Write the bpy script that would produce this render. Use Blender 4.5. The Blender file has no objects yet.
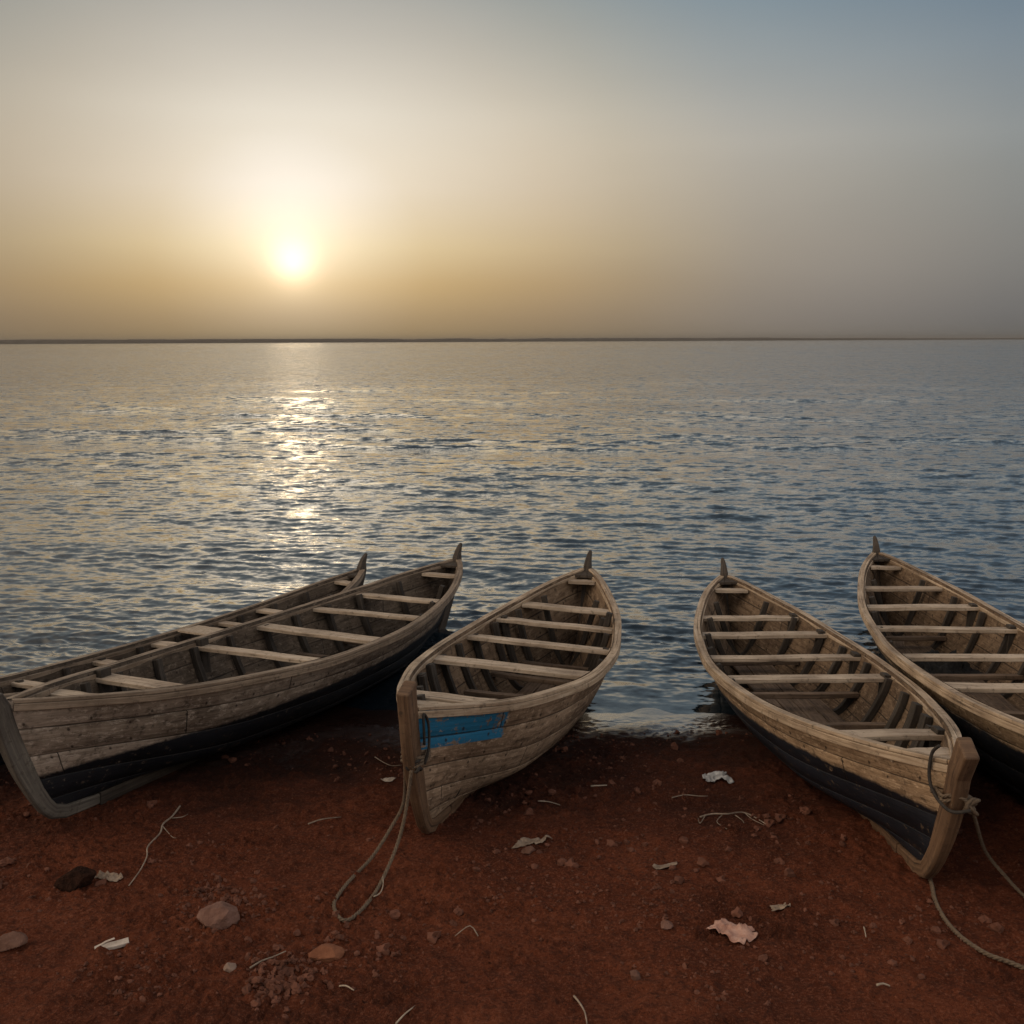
import bpy, bmesh, math, random
import numpy as np
from mathutils import Vector, Matrix

random.seed(7)
SC = bpy.context.scene
COL = SC.collection

# ------------------------------------------------------------------ camera
F_PX, CAM_H, PITCH, ROLL = 1034.07, 3.1178, math.atan2(171, 1034.07), math.radians(0.25)
cam_d = bpy.data.cameras.new("camera")
cam = bpy.data.objects.new("camera", cam_d)
COL.objects.link(cam)
cam_d.sensor_width = 36.0
cam_d.lens = F_PX / 1024 * 36.0
cam_d.clip_start = 0.1
cam_d.clip_end = 40000
cam.matrix_world = (Matrix.Translation((0, 0, CAM_H)) @ Matrix.Rotation(math.pi / 2 - PITCH, 4, 'X')
                    @ Matrix.Rotation(-ROLL, 4, 'Z'))
SC.camera = cam

# ------------------------------------------------------------------ sun and sky
sun_el, sun_az = math.radians(4.0), math.radians(-11.6)       # azimuth from +Y towards +X
SUN = Vector((math.sin(sun_az) * math.cos(sun_el), math.cos(sun_az) * math.cos(sun_el), math.sin(sun_el)))
sl = bpy.data.lights.new("sun", 'SUN')
sl.energy = 0.004
sl.angle = math.radians(3.0)
sl.color = (1.0, 0.74, 0.45)
so = bpy.data.objects.new("sun", sl)
COL.objects.link(so)
so.rotation_euler = (-SUN).to_track_quat('-Z', 'Y').to_euler()

SC.view_settings.view_transform = 'Standard'
SC.view_settings.look = 'None'
SC.view_settings.exposure = 0.0
SC.view_settings.gamma = 1.0
SC.view_settings.use_curve_mapping = False


class NT:
    """small helper to write node trees"""
    def __init__(s, tree):
        s.t = tree
        s.t.nodes.clear()

    def n(s, kind, **kw):
        nd = s.t.nodes.new(kind)
        for k, v in kw.items():
            setattr(nd, k, v)
        return nd

    def link(s, a, b):
        s.t.links.new(a, b)

    def put(s, sock, v):
        if isinstance(v, bpy.types.NodeSocket):
            s.t.links.new(v, sock)
        elif v is not None:
            if sock.type == 'RGBA' and len(v) == 3:
                v = (*v, 1)
            sock.default_value = v

    def math(s, op, a, b=None, c=None, clamp=False):
        nd = s.n('ShaderNodeMath', operation=op, use_clamp=clamp)
        for i, v in enumerate((a, b, c)):
            if v is not None:
                s.put(nd.inputs[i], v)
        return nd.outputs[0]

    def vmath(s, op, a, b=None, out=0):
        nd = s.n('ShaderNodeVectorMath', operation=op)
        s.put(nd.inputs[0], a)
        if b is not None:
            s.put(nd.inputs[3 if op == 'SCALE' else 1], b)
        return nd.outputs[out]

    def mix(s, fac, a, b, mode='MIX'):
        nd = s.n('ShaderNodeMix', data_type='RGBA', blend_type=mode)
        s.put(nd.inputs[0], fac)
        s.put(nd.inputs[6], a)
        s.put(nd.inputs[7], b)
        return nd.outputs[2]

    def ramp(s, fac, stops, interp='LINEAR'):
        nd = s.n('ShaderNodeValToRGB')
        cr = nd.color_ramp
        cr.interpolation = interp
        while len(cr.elements) < len(stops):
            cr.elements.new(0.5)
        for e, (p, c) in zip(cr.elements, stops):
            e.position = p
            e.color = (*c, 1) if not isinstance(c, (int, float)) else (c, c, c, 1)
        s.put(nd.inputs[0], fac)
        return nd.outputs[0]

    def range(s, v, a, b, c=0.0, d=1.0, smooth=False):
        nd = s.n('ShaderNodeMapRange')
        if smooth:
            nd.interpolation_type = 'SMOOTHSTEP'
        s.put(nd.inputs[0], v)
        for i, x in enumerate((a, b, c, d)):
            s.put(nd.inputs[i + 1], x)
        return nd.outputs[0]

    def noise(s, vec, scale, detail=4, rough=0.55, out=0, dist=0.0):
        nd = s.n('ShaderNodeTexNoise')
        s.put(nd.inputs['Vector'], vec)
        nd.inputs['Scale'].default_value = scale
        nd.inputs['Detail'].default_value = detail
        nd.inputs['Roughness'].default_value = rough
        nd.inputs['Distortion'].default_value = dist
        return nd.outputs[out]

    def mapping(s, vec, scale=(1, 1, 1), loc=(0, 0, 0), rot=(0, 0, 0)):
        nd = s.n('ShaderNodeMapping')
        s.put(nd.inputs[0], vec)
        nd.inputs['Location'].default_value = loc
        nd.inputs['Rotation'].default_value = rot
        nd.inputs['Scale'].default_value = scale
        return nd.outputs[0]


world = bpy.data.worlds.new("World")
SC.world = world
world.use_nodes = True
W = NT(world.node_tree)
sky = W.n('ShaderNodeTexSky', sky_type='NISHITA')
sky.sun_disc = False
sky.sun_elevation = sun_el
sky.sun_rotation = sun_az
sky.altitude = 0
sky.air_density = 1.0
sky.dust_density = 4.0
sky.ozone_density = 1.0
tc = W.n('ShaderNodeTexCoord')
dirv = tc.outputs['Generated']
dirn = W.vmath('NORMALIZE', dirv)
sep = W.n('ShaderNodeSeparateXYZ')
W.link(dirn, sep.inputs[0])
elev = W.math('MULTIPLY', W.math('ARCSINE', sep.outputs[2]), 180 / math.pi)
cosg = W.vmath('DOT_PRODUCT', dirn, tuple(SUN), out=1)
ang = W.math('MULTIPLY', W.math('ARCCOSINE', W.math('MINIMUM', cosg, 1.0)), 180 / math.pi)
# dust veil round the sun (forward scattering of the hazy air), brightened again behind the camera as added fill
aur = W.ramp(W.math('DIVIDE', ang, 180.0), [
    (0.0, (1.0, 1.0, 1.0)), (3.2 / 180, (0.90, 0.87, 0.81)), (7 / 180, (0.77, 0.71, 0.60)), (14 / 180, (0.63, 0.56, 0.45)),
    (18 / 180, (0.54, 0.485, 0.39)), (24 / 180, (0.44, 0.415, 0.365)), (37 / 180, (0.255, 0.278, 0.285)), (60 / 180, (0.24, 0.255, 0.265)),
    (95 / 180, (0.42, 0.39, 0.36)), (130 / 180, (0.46, 0.41, 0.36)), (1.0, (0.36, 0.32, 0.28))])
low = W.ramp(W.math('DIVIDE', elev, 90.0), [
    (0.0, (0.46, 0.355, 0.22)), (1.2 / 90, (0.54, 0.415, 0.265)), (3.0 / 90, (0.73, 0.56, 0.33)), (5.0 / 90, (0.91, 0.78, 0.55)),
    (8.0 / 90, (1.0, 0.94, 0.86)), (11.5 / 90, (1.0, 1.0, 1.0)), (17.5 / 90, (0.65, 0.69, 0.77)), (30 / 90, (0.44, 0.50, 0.60)), (1.0, (0.50, 0.57, 0.68))])
# bright core of the veiled sun
core = W.math('EXPONENT', W.math('MULTIPLY', W.math('POWER', W.math('DIVIDE', ang, 1.1), 2.0), -1.0))
core2 = W.math('EXPONENT', W.math('MULTIPLY', W.math('DIVIDE', ang, 2.4), -1.0))
corec = W.vmath('ADD', W.vmath('SCALE', (1.0, 0.92, 0.75), W.math('MULTIPLY', core, 0.0)),
                W.vmath('SCALE', (1.0, 0.95, 0.86), W.math('MULTIPLY', core2, 0.60)))
low2 = W.ramp(W.math('DIVIDE', elev, 90.0), [
    (0.0, (0.57, 0.515, 0.48)), (1.2 / 90, (0.61, 0.56, 0.54)), (5.0 / 90, (0.81, 0.755, 0.72)),
    (8.0 / 90, (0.92, 0.89, 0.86)), (10.0 / 90, (1.0, 1.0, 1.0)), (14.0 / 90, (0.72, 0.84, 0.97)), (17.5 / 90, (0.48, 0.68, 0.90)), (30 / 90, (0.46, 0.565, 0.69)), (1.0, (0.50, 0.57, 0.68))])
lowm = W.mix(W.range(ang, 7.0, 30.0, smooth=True), low, low2)
corec = W.mix(1.0, corec, lowm, 'MULTIPLY')
corec = W.vmath('ADD', corec, W.vmath('SCALE', (0.95, 1.0, 1.15), W.math('MULTIPLY', core, 0.6)))
corec = W.vmath('ADD', corec, W.vmath('SCALE', (0.10, 0.22, 0.42), W.math('EXPONENT', W.math('MULTIPLY', W.math('DIVIDE', ang, 2.0), -1.0))))
veil = W.mix(1.0, W.vmath('ADD', aur, corec), lowm, 'MULTIPLY')
# veil dimmed to the west in place of lens vignetting; faint dust drifts
drift = W.noise(W.mapping(dirn, (2.2, 2.2, 9.0)), 1.0, 4, 0.5)
veil = W.vmath('SCALE', veil, W.math('MULTIPLY', W.range(sep.outputs[0], -0.52, -0.20, 0.72, 1.0, smooth=True), W.range(drift, 0.25, 0.75, 0.955, 1.045)))
skyc = W.vmath('SCALE', sky.outputs[0], W.range(ang, 25.0, 80.0, 0.001, 0.03))
tot = W.vmath('ADD', veil, skyc)
# added sky glow to the west, out of view, to light hulls from left
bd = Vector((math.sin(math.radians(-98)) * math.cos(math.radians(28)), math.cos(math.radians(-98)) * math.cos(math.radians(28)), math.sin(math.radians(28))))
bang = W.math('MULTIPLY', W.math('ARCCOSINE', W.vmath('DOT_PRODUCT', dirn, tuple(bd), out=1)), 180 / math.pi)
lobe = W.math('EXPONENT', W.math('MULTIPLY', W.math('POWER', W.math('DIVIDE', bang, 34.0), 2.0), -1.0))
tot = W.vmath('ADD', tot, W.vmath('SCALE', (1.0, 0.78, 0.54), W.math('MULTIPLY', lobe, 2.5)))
# fainter added glow to the east, unseen fill for right-facing hull sides
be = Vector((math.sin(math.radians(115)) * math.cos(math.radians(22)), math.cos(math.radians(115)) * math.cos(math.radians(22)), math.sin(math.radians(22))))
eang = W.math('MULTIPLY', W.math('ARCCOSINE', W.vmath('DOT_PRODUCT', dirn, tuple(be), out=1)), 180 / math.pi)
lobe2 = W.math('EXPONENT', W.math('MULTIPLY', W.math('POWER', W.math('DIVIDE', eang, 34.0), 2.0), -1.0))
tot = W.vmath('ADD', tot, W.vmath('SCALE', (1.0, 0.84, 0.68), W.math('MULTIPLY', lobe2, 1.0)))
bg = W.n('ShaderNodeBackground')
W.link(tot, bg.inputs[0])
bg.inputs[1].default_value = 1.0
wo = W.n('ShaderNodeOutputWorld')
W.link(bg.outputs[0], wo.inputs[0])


# ------------------------------------------------------------------ numpy noise
def lattice_noise(x, y, seed=0):
    xi = np.floor(x).astype(np.int64)
    yi = np.floor(y).astype(np.int64)
    fx, fy = x - xi, y - yi
    fx = fx * fx * fx * (fx * (fx * 6 - 15) + 10)
    fy = fy * fy * fy * (fy * (fy * 6 - 15) + 10)

    def h(a, b):
        n = (a * 374761393 + b * 668265263 + seed * 982451653) & 0xFFFFFFFF
        n = ((n ^ (n >> 13)) * 1274126177) & 0xFFFFFFFF
        n = (n ^ (n >> 16)) & 0xFFFFFF
        return n / float(0xFFFFFF) * 2 - 1
    a = h(xi, yi) * (1 - fx) + h(xi + 1, yi) * fx
    b = h(xi, yi + 1) * (1 - fx) + h(xi + 1, yi + 1) * fx
    return a * (1 - fy) + b * fy


def fbm(x, y, oct=4, gain=0.5, seed=0):
    r, a, s = 0, 1.0, 1.0
    for i in range(oct):
        r = r + a * lattice_noise(x * s + 17.3 * i, y * s - 9.1 * i, seed + i)
        a *= gain
        s *= 2.03
    return r


def link_mesh(name, me, parent=None):
    o = bpy.data.objects.new(name, me)
    COL.objects.link(o)
    if parent:
        o.parent = parent
    return o


def grid_mesh(name, X, Y, Z, mat, smooth=True):
    ny, nx = X.shape
    me = bpy.data.meshes.new(name)
    v = np.stack([X, Y, Z], -1).reshape(-1, 3)
    idx = np.arange(nx * ny).reshape(ny, nx)
    q = np.stack([idx[:-1, :-1], idx[:-1, 1:], idx[1:, 1:], idx[1:, :-1]], -1).reshape(-1, 4)
    me.vertices.add(len(v))
    me.vertices.foreach_set('co', v.astype(np.float32).ravel())
    me.loops.add(q.size)
    me.loops.foreach_set('vertex_index', q.astype(np.int32).ravel())
    me.polygons.add(len(q))
    me.polygons.foreach_set('loop_start', np.arange(0, q.size, 4, dtype=np.int32))
    me.polygons.foreach_set('loop_total', np.full(len(q), 4, dtype=np.int32))
    me.polygons.foreach_set('use_smooth', np.full(len(q), smooth))
    me.update()
    me.validate()
    me.materials.append(mat)
    o = link_mesh(name, me)
    return o


# ------------------------------------------------------------------ materials
def new_mat(name):
    m = bpy.data.materials.new(name)
    m.use_nodes = True
    t = NT(m.node_tree)
    out = t.n('ShaderNodeOutputMaterial')
    b = t.n('ShaderNodeBsdfPrincipled')
    t.link(b.outputs[0], out.inputs[0])
    return m, t, b


def bump(t, b, height, strength, dist=0.01):
    nd = t.n('ShaderNodeBump')
    t.put(nd.inputs['Strength'], strength)
    nd.inputs['Distance'].default_value = dist
    t.put(nd.inputs['Height'], height)
    t.link(nd.outputs[0], b.inputs['Normal'])


def soil_material():
    m, t, b = new_mat("red_soil")
    g = t.n('ShaderNodeNewGeometry')
    p = g.outputs['Position']
    n1 = t.noise(p, 1.3, 5, 0.6)
    n2 = t.noise(p, 9.0, 6, 0.65)
    n3 = t.noise(p, 70.0, 5, 0.7)
    c = t.ramp(n1, [(0.28, (0.090, 0.026, 0.013)), (0.52, (0.165, 0.044, 0.020)), (0.75, (0.235, 0.068, 0.031))])
    c = t.mix(t.range(n2, 0.35, 0.7), c, t.mix(1.0, c, (0.72, 0.70, 0.68), 'MULTIPLY'))
    c = t.mix(t.range(n3, 0.52, 0.72), c, (0.29, 0.115, 0.070))
    c = t.mix(t.range(n3, 0.45, 0.30), c, (0.040, 0.015, 0.010))
    n5 = t.noise(p, 26.0, 5, 0.7)
    c = t.mix(t.math('MULTIPLY', t.range(n5, 0.50, 0.38), 0.6), c, (0.055, 0.020, 0.013))
    # damp strip along the lake; its dark also stands for shade between hulls
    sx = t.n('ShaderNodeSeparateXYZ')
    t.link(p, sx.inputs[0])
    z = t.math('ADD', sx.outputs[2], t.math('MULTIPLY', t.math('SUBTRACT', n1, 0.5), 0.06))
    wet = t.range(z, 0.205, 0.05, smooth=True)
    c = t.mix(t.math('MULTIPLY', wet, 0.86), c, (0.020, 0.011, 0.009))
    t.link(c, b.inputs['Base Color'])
    wet2 = t.range(z, 0.075, 0.022, smooth=True)
    t.link(t.range(wet2, 0.0, 1.0, 0.95, 0.13), b.inputs['Roughness'])
    t.link(t.range(wet2, 0.0, 1.0, 0.12, 0.75), b.inputs['Specular IOR Level'])
    h = t.math('ADD', t.math('MULTIPLY', n3, 0.6), t.noise(p, 190.0, 3, 0.6))
    t.link(t.math('MULTIPLY', wet2, 0.9), b.inputs['Coat Weight'])
    b.inputs['Coat Roughness'].default_value = 0.08
    b.inputs['Coat IOR'].default_value = 1.7
    bump(t, b, h, t.range(wet2, 0, 1, 1.0, 0.12), 0.020)
    return m


def water_material():
    m, t, b = new_mat("lake_water")
    g = t.n('ShaderNodeNewGeometry')
    p = g.outputs['Position']
    rot = (0, 0, math.radians(8))

    def ripple(scale, stretch, amp, off, detail=2):
        v = t.mapping(p, (stretch * scale, scale, scale), off, rot)
        c = t.noise(v, 1.0, detail, 0.55, out=1)
        s = t.vmath('SUBTRACT', c, (0.5, 0.5, 0.5))
        return t.vmath('MULTIPLY', s, (amp * 0.85, amp, 0.0))
    d = t.vmath('ADD', ripple(5.5, 0.55, 0.9, (3, 1, 0)), ripple(19.0, 0.5, 0.7, (5, 5, 5), 2))
    # the open lake is choppier than the lee of the beach
    sy = t.n('ShaderNodeSeparateXYZ')
    t.link(p, sy.inputs[0])
    open_ = t.range(sy.outputs[1], 10.0, 34.0, smooth=True)
    d = t.vmath('SCALE', d, t.range(open_, 0, 1, 0.55, 0.85))
    far = t.vmath('ADD', ripple(4.2, 0.5, 1.15, (0, 7, 2)), t.vmath('SCALE', ripple(1.1, 0.9, 0.75, (9, 2, 2)), t.range(sy.outputs[1], 15.0, 80.0, 0.35, 1.0)))
    far = t.vmath('ADD', far, t.vmath('SCALE', ripple(0.10, 2.2, 0.8, (1, 2, 8)), t.range(sy.outputs[1], 90.0, 350.0)))
    d = t.vmath('ADD', d, t.vmath('SCALE', far, t.range(open_, 0, 1, 0.08, 0.95)))
    patch = t.noise(t.mapping(p, (0.05, 0.16, 0.1)), 1.0, 3, 0.55)
    d = t.vmath('SCALE', d, t.range(patch, 0.3, 0.7, 0.9, 1.06))
    d = t.vmath('SCALE', d, t.range(sy.outputs[1], 8.4, 9.6, 0.35, 1.0))
    d = t.vmath('SCALE', d, t.range(sy.outputs[1], 90.0, 800.0, 1.0, 0.5, smooth=True))
    n = t.vmath('NORMALIZE', t.vmath('ADD', g.outputs['Normal'], d))
    # dark water under a strongly reflecting surface: reflection grows towards grazing view
    face = t.math('MAXIMUM', t.vmath('DOT_PRODUCT', n, g.outputs['Incoming'], out=1), 0.0)
    fres = t.math('ADD', 0.02, t.math('MULTIPLY', 0.95, t.math('POWER', t.math('SUBTRACT', 1.0, face), 3.0)))
    dif = t.n('ShaderNodeBsdfDiffuse')
    t.put(dif.inputs[0], (0.008, 0.016, 0.025))
    gl = t.n('ShaderNodeBsdfAnisotropic')
    gl.distribution = 'GGX'
    t.put(gl.inputs['Color'], (1.0, 1.0, 1.0))
    gl.inputs['Roughness'].default_value = 0.06
    t.link(n, gl.inputs['Normal'])
    mx = t.n('ShaderNodeMixShader')
    t.link(fres, mx.inputs[0])
    t.link(dif.outputs[0], mx.inputs[1])
    t.link(gl.outputs[0], mx.inputs[2])
    t.t.nodes.remove(b)
    out = [q for q in t.t.nodes if q.type == 'OUTPUT_MATERIAL'][0]
    t.link(mx.outputs[0], out.inputs[0])
    return m


def wood_nodes(t, base, dark, pale, grey=0.5, seams=False, wear=1.0):
    """colour, height sockets of weathered timber; UV u runs along the grain in metres, v across"""
    uv = t.n('ShaderNodeUVMap')
    uv.uv_map = 'UVMap'
    ob = t.n('ShaderNodeTexCoord').outputs['Object']
    gr = t.noise(t.mapping(uv.outputs[0], (2.2, 46, 1)), 1.0, 6, 0.62, dist=0.4)
    fine = t.noise(t.mapping(uv.outputs[0], (9, 190, 1)), 1.0, 3, 0.6)
    blot = t.noise(ob, 2.6, 6, 0.62)
    spot = t.noise(ob, 22.0, 5, 0.7)
    c = t.ramp(gr, [(0.28, dark), (0.48, base), (0.72, pale)])
    c = t.mix(t.range(blot, 0.38, 0.66), c, t.mix(1.0, c, (0.55, 0.52, 0.50), 'MULTIPLY'))
    c = t.mix(t.math('MULTIPLY', t.range(fine, 0.55, 0.8), 0.5), c, pale)
    c = t.mix(t.math('MULTIPLY', t.range(spot, 0.56, 0.70), 0.7 * wear), c, (0.030, 0.022, 0.017))
    crack = t.range(gr, 0.36, 0.30)
    c = t.mix(t.math('MULTIPLY', crack, 0.7), c, (0.025, 0.018, 0.014))
    h = t.math('ADD', t.math('MULTIPLY', gr, 1.0), t.math('MULTIPLY', fine, 0.4))
    return uv.outputs[0], ob, c, h, spot, blot


def plain_wood(name, base, dark, pale, rough=0.78, wear=1.0):
    m, t, b = new_mat(name)
    uv, ob, c, h, spot, blot = wood_nodes(t, base, dark, pale, wear=wear)
    t.link(c, b.inputs['Base Color'])
    t.link(t.range(spot, 0.3, 0.7, rough - 0.12, rough + 0.1), b.inputs['Roughness'])
    b.inputs['Specular IOR Level'].default_value = 0.35
    bump(t, b, h, 0.55, 0.006)
    return m


def hull_material(name, base, dark, pale, line=None, paint=(0.006, 0.008, 0.016), patch=None, seed=0.0, slope=0.0):
    """planked hull: v counts strakes (integer = seam); boot-top paint below 'line' metres; patch = old blue paint"""
    m, t, b = new_mat(name)
    uv0 = t.n('ShaderNodeUVMap')
    uv0.uv_map = 'UVMap'
    sx = t.n('ShaderNodeSeparateXYZ')
    t.link(uv0.outputs[0], sx.inputs[0])
    u, v = sx.outputs[0], sx.outputs[1]
    comb = t.n('ShaderNodeCombineXYZ')
    # every plank has its own grain: offset u by the strake number
    st = t.math('FLOOR', v)
    t.link(t.math('ADD', u, t.math('MULTIPLY', st, 7.31 + seed)), comb.inputs[0])
    t.link(t.math('MULTIPLY', v, 0.17), comb.inputs[1])
    gv = comb.outputs[0]
    ob = t.n('ShaderNodeTexCoord').outputs['Object']
    so_ = t.n('ShaderNodeSeparateXYZ')
    t.link(ob, so_.inputs[0])
    gr = t.noise(t.mapping(gv, (1.8, 42, 1)), 1.0, 6, 0.62, dist=0.5)
    fine = t.noise(t.mapping(gv, (8, 170, 1)), 1.0, 3, 0.6)
    blot = t.noise(ob, 1.9, 6, 0.62)
    spot = t.noise(ob, 17.0, 6, 0.7)
    drip = t.noise(t.mapping(ob, (9, 9, 1.3)), 1.0, 4, 0.6)
    c = t.ramp(gr, [(0.27, dark), (0.47, base), (0.74, pale)])
    wn = t.n('ShaderNodeTexWhiteNoise', noise_dimensions='1D')
    t.link(t.math('ADD', st, seed * 3.7), wn.inputs['W'])
    c = t.mix(1.0, c, t.ramp(wn.outputs[0], [(0, (0.78, 0.74, 0.70)), (1, (1.08, 1.06, 1.04))]), 'MULTIPLY')
    c = t.mix(t.range(blot, 0.36, 0.64), c, t.mix(1.0, c, (0.52, 0.49, 0.47), 'MULTIPLY'))
    c = t.mix(t.math('MULTIPLY', t.range(fine, 0.52, 0.8), 0.5), c, pale)
    c = t.mix(t.math('MULTIPLY', t.range(drip, 0.55, 0.72), 0.55), c, t.mix(1.0, c, (0.42, 0.36, 0.32), 'MULTIPLY'))
    c = t.mix(t.math('MULTIPLY', t.range(spot, 0.54, 0.68), 0.8), c, (0.030, 0.020, 0.014))
    mot = t.noise(t.mapping(gv, (7, 30, 1)), 1.0, 5, 0.7)
    c = t.mix(t.math('MULTIPLY', t.range(mot, 0.50, 0.68), 0.55), c, t.mix(1.0, c, (0.35, 0.30, 0.27), 'MULTIPLY'))
    flake = t.noise(t.mapping(gv, (11, 26, 1)), 1.0, 6, 0.75)
    c = t.mix(t.math('MULTIPLY', t.range(flake, 0.53, 0.63), 0.6), c, tuple(x * 1.15 for x in pale))
    rough = t.range(spot, 0.3, 0.7, 0.68, 0.9)
    if patch:
        u0, u1, v0, v1, pc = patch
        wob = t.math('MULTIPLY', t.math('SUBTRACT', t.noise(ob, 9.0, 5, 0.7), 0.5), 0.5)
        pu = t.math('MULTIPLY', t.range(t.math('ADD', u, wob), u0, u0 + 0.04), t.range(t.math('ADD', u, t.math('MULTIPLY', wob, 0.2)), u1, u1 - 0.02))
        pv = t.math('MULTIPLY', t.range(v, v0, v0 + 0.03), t.range(v, v1, v1 - 0.02))
        side = t.range(so_.outputs[1], 0.0, 0.01)
        wornp = t.range(t.math('ADD', spot, t.math('MULTIPLY', gr, 0.35)), 0.81, 0.725)
        pm = t.math('MULTIPLY', t.math('MULTIPLY', t.math('MULTIPLY', pu, pv), side), wornp)
        c = t.mix(pm, c, t.mix(t.range(gr, 0.3, 0.7), pc, tuple(x * 0.6 for x in pc)))
    if line is not None:
        edge = t.math('ADD', t.math('SUBTRACT', so_.outputs[2], t.math('MULTIPLY', so_.outputs[0], slope)), t.math('MULTIPLY', t.math('SUBTRACT', t.noise(ob, 6.0, 5, 0.7), 0.5), 0.07))
        pm = t.range(edge, line + 0.012, line - 0.012)
        worn = t.range(spot, 0.68, 0.60)
        pm = t.math('MULTIPLY', pm, worn)
        pcol = t.mix(t.range(blot, 0.35, 0.65), paint, tuple(x * 2.2 + 0.003 for x in paint))
        c = t.mix(pm, c, pcol)
        rough = t.range(pm, 0, 1, 0.8, 0.62)
    # seams and nails
    fv = t.math('FRACT', v)
    ds = t.math('MINIMUM', fv, t.math('SUBTRACT', 1.0, fv))
    seam = t.range(ds, 0.04, 0.012)
    sm = t.math('MULTIPLY', seam, t.range(t.noise(t.mapping(gv, (3, 1, 1)), 1.0, 3, 0.6), 0.35, 0.5, 0.15, 0.75))
    c = t.mix(sm, c, (0.012, 0.009, 0.008))
    fu = t.math('FRACT', t.math('ADD', t.math('DIVIDE', u, 0.42), t.math('MULTIPLY', st, 0.37)))
    du = t.math('MULTIPLY', t.math('SUBTRACT', fu, 0.5), 0.42)
    dv = t.math('MULTIPLY', t.math('SUBTRACT', ds, 0.16), 0.17)
    rr = t.math('SQRT', t.math('ADD', t.math('MULTIPLY', du, du), t.math('MULTIPLY', dv, dv)))
    nail = t.range(t.math('ADD', rr, t.math('MULTIPLY', t.math('SUBTRACT', spot, 0.5), 0.02)), 0.014, 0.006)
    c = t.mix(t.math('MULTIPLY', nail, 0.85), c, (0.016, 0.009, 0.006))
    # butt joints of the planks
    fb = t.math('FRACT', t.math('ADD', t.math('DIVIDE', u, 2.3), t.math('MULTIPLY', st, 0.413)))
    butt = t.range(t.math('ABSOLUTE', t.math('SUBTRACT', fb, 0.5)), 0.0025, 0.001)
    c = t.mix(t.math('MULTIPLY', butt, 0.9), c, (0.012, 0.009, 0.008))
    t.link(c, b.inputs['Base Color'])
    t.link(rough, b.inputs['Roughness'])
    b.inputs['Specular IOR Level'].default_value = 0.3
    h = t.math('ADD', gr, t.math('MULTIPLY', fine, 0.4))
    h = t.math('SUBTRACT', h, t.math('MULTIPLY', t.math('MAXIMUM', seam, butt), 1.5))
    bump(t, b, h, 0.6, 0.007)
    return m


def simple_mat(name, c1, c2, scale=12.0, rough=0.85, bstr=0.5, bdist=0.006, spec=0.3):
    m, t, b = new_mat(name)
    ob = t.n('ShaderNodeTexCoord').outputs['Object']
    n = t.noise(ob, scale, 6, 0.65)
    t.link(t.ramp(n, [(0.32, c1), (0.68, c2)]), b.inputs['Base Color'])
    b.inputs['Roughness'].default_value = rough
    b.inputs['Specular IOR Level'].default_value = spec
    bump(t, b, t.noise(ob, scale * 3, 5, 0.65), bstr, bdist)
    return m


# ------------------------------------------------------------------ ground and water
SHORE = 8.45


def shore_y(x):
    return SHORE + 0.10 * fbm(x * 0.8, x * 0 + 3.3, 3, 0.5, 5) - 0.75 / (1 + np.exp((x + 3.1) * 3.0))


def base_ground(x, y):
    d = shore_y(x) - y
    z = 0.07 * d
    z = np.where(d < 0, 0.07 * d, z)
    z = np.where(d > 9, 0.63 + 0.02 * (d - 9), z)
    return np.clip(z, -2.5, 2.5)


def ground_z(x, y):
    x = np.asarray(x, float)
    y = np.asarray(y, float)
    z = base_ground(x, y)
    z = z + 0.020 * fbm(x * 1.1, y * 1.1, 3, 0.5, 11)
    fine = np.clip((shore_y(x) - 0.10 - y) / 1.2, 0.03, 1)
    z = z + fine * (0.010 * fbm(x * 5, y * 7, 3, 0.55, 21))
    cl = fbm(x * 16, y * 16, 3, 0.6, 31)
    z = z + fine * 0.011 * np.clip(cl, -0.5, 1.2)
    cl2 = np.clip(fbm(x * 42, y * 42, 2, 0.6, 41) - 0.15, 0, 1)
    mask = np.clip(fbm(x * 1.7, y * 1.7, 3, 0.6, 51) * 1.2 + 0.45, 0, 1)
    z = z + fine * mask * 0.026 * cl2
    return z


def gz(x, y):
    return float(ground_z(np.array([x]), np.array([y]))[0])


def spread(lo, hi, step, far, n):
    core = np.arange(lo, hi + step / 2, step)
    k = np.arange(1, n + 1) / n
    tail = step * np.arange(1, n + 1) + (far - step * n) * k ** 4
    return np.concatenate([lo - tail[::-1], core, hi + tail])


xs = spread(-4.7, 4.9, 0.0125, 260, 46)
ys_ = np.concatenate([4.1 - (0.0125 * np.arange(1, 47) + 300 * (np.arange(1, 47) / 46) ** 4)[::-1],
                      np.arange(4.1, 8.9, 0.0125), 8.9 + 0.05 * np.arange(0, 60)])
X, Y = np.meshgrid(xs, ys_)
Z = ground_z(X, Y)
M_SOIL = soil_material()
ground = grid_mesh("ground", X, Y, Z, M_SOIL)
ground['kind'] = 'structure'

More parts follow.
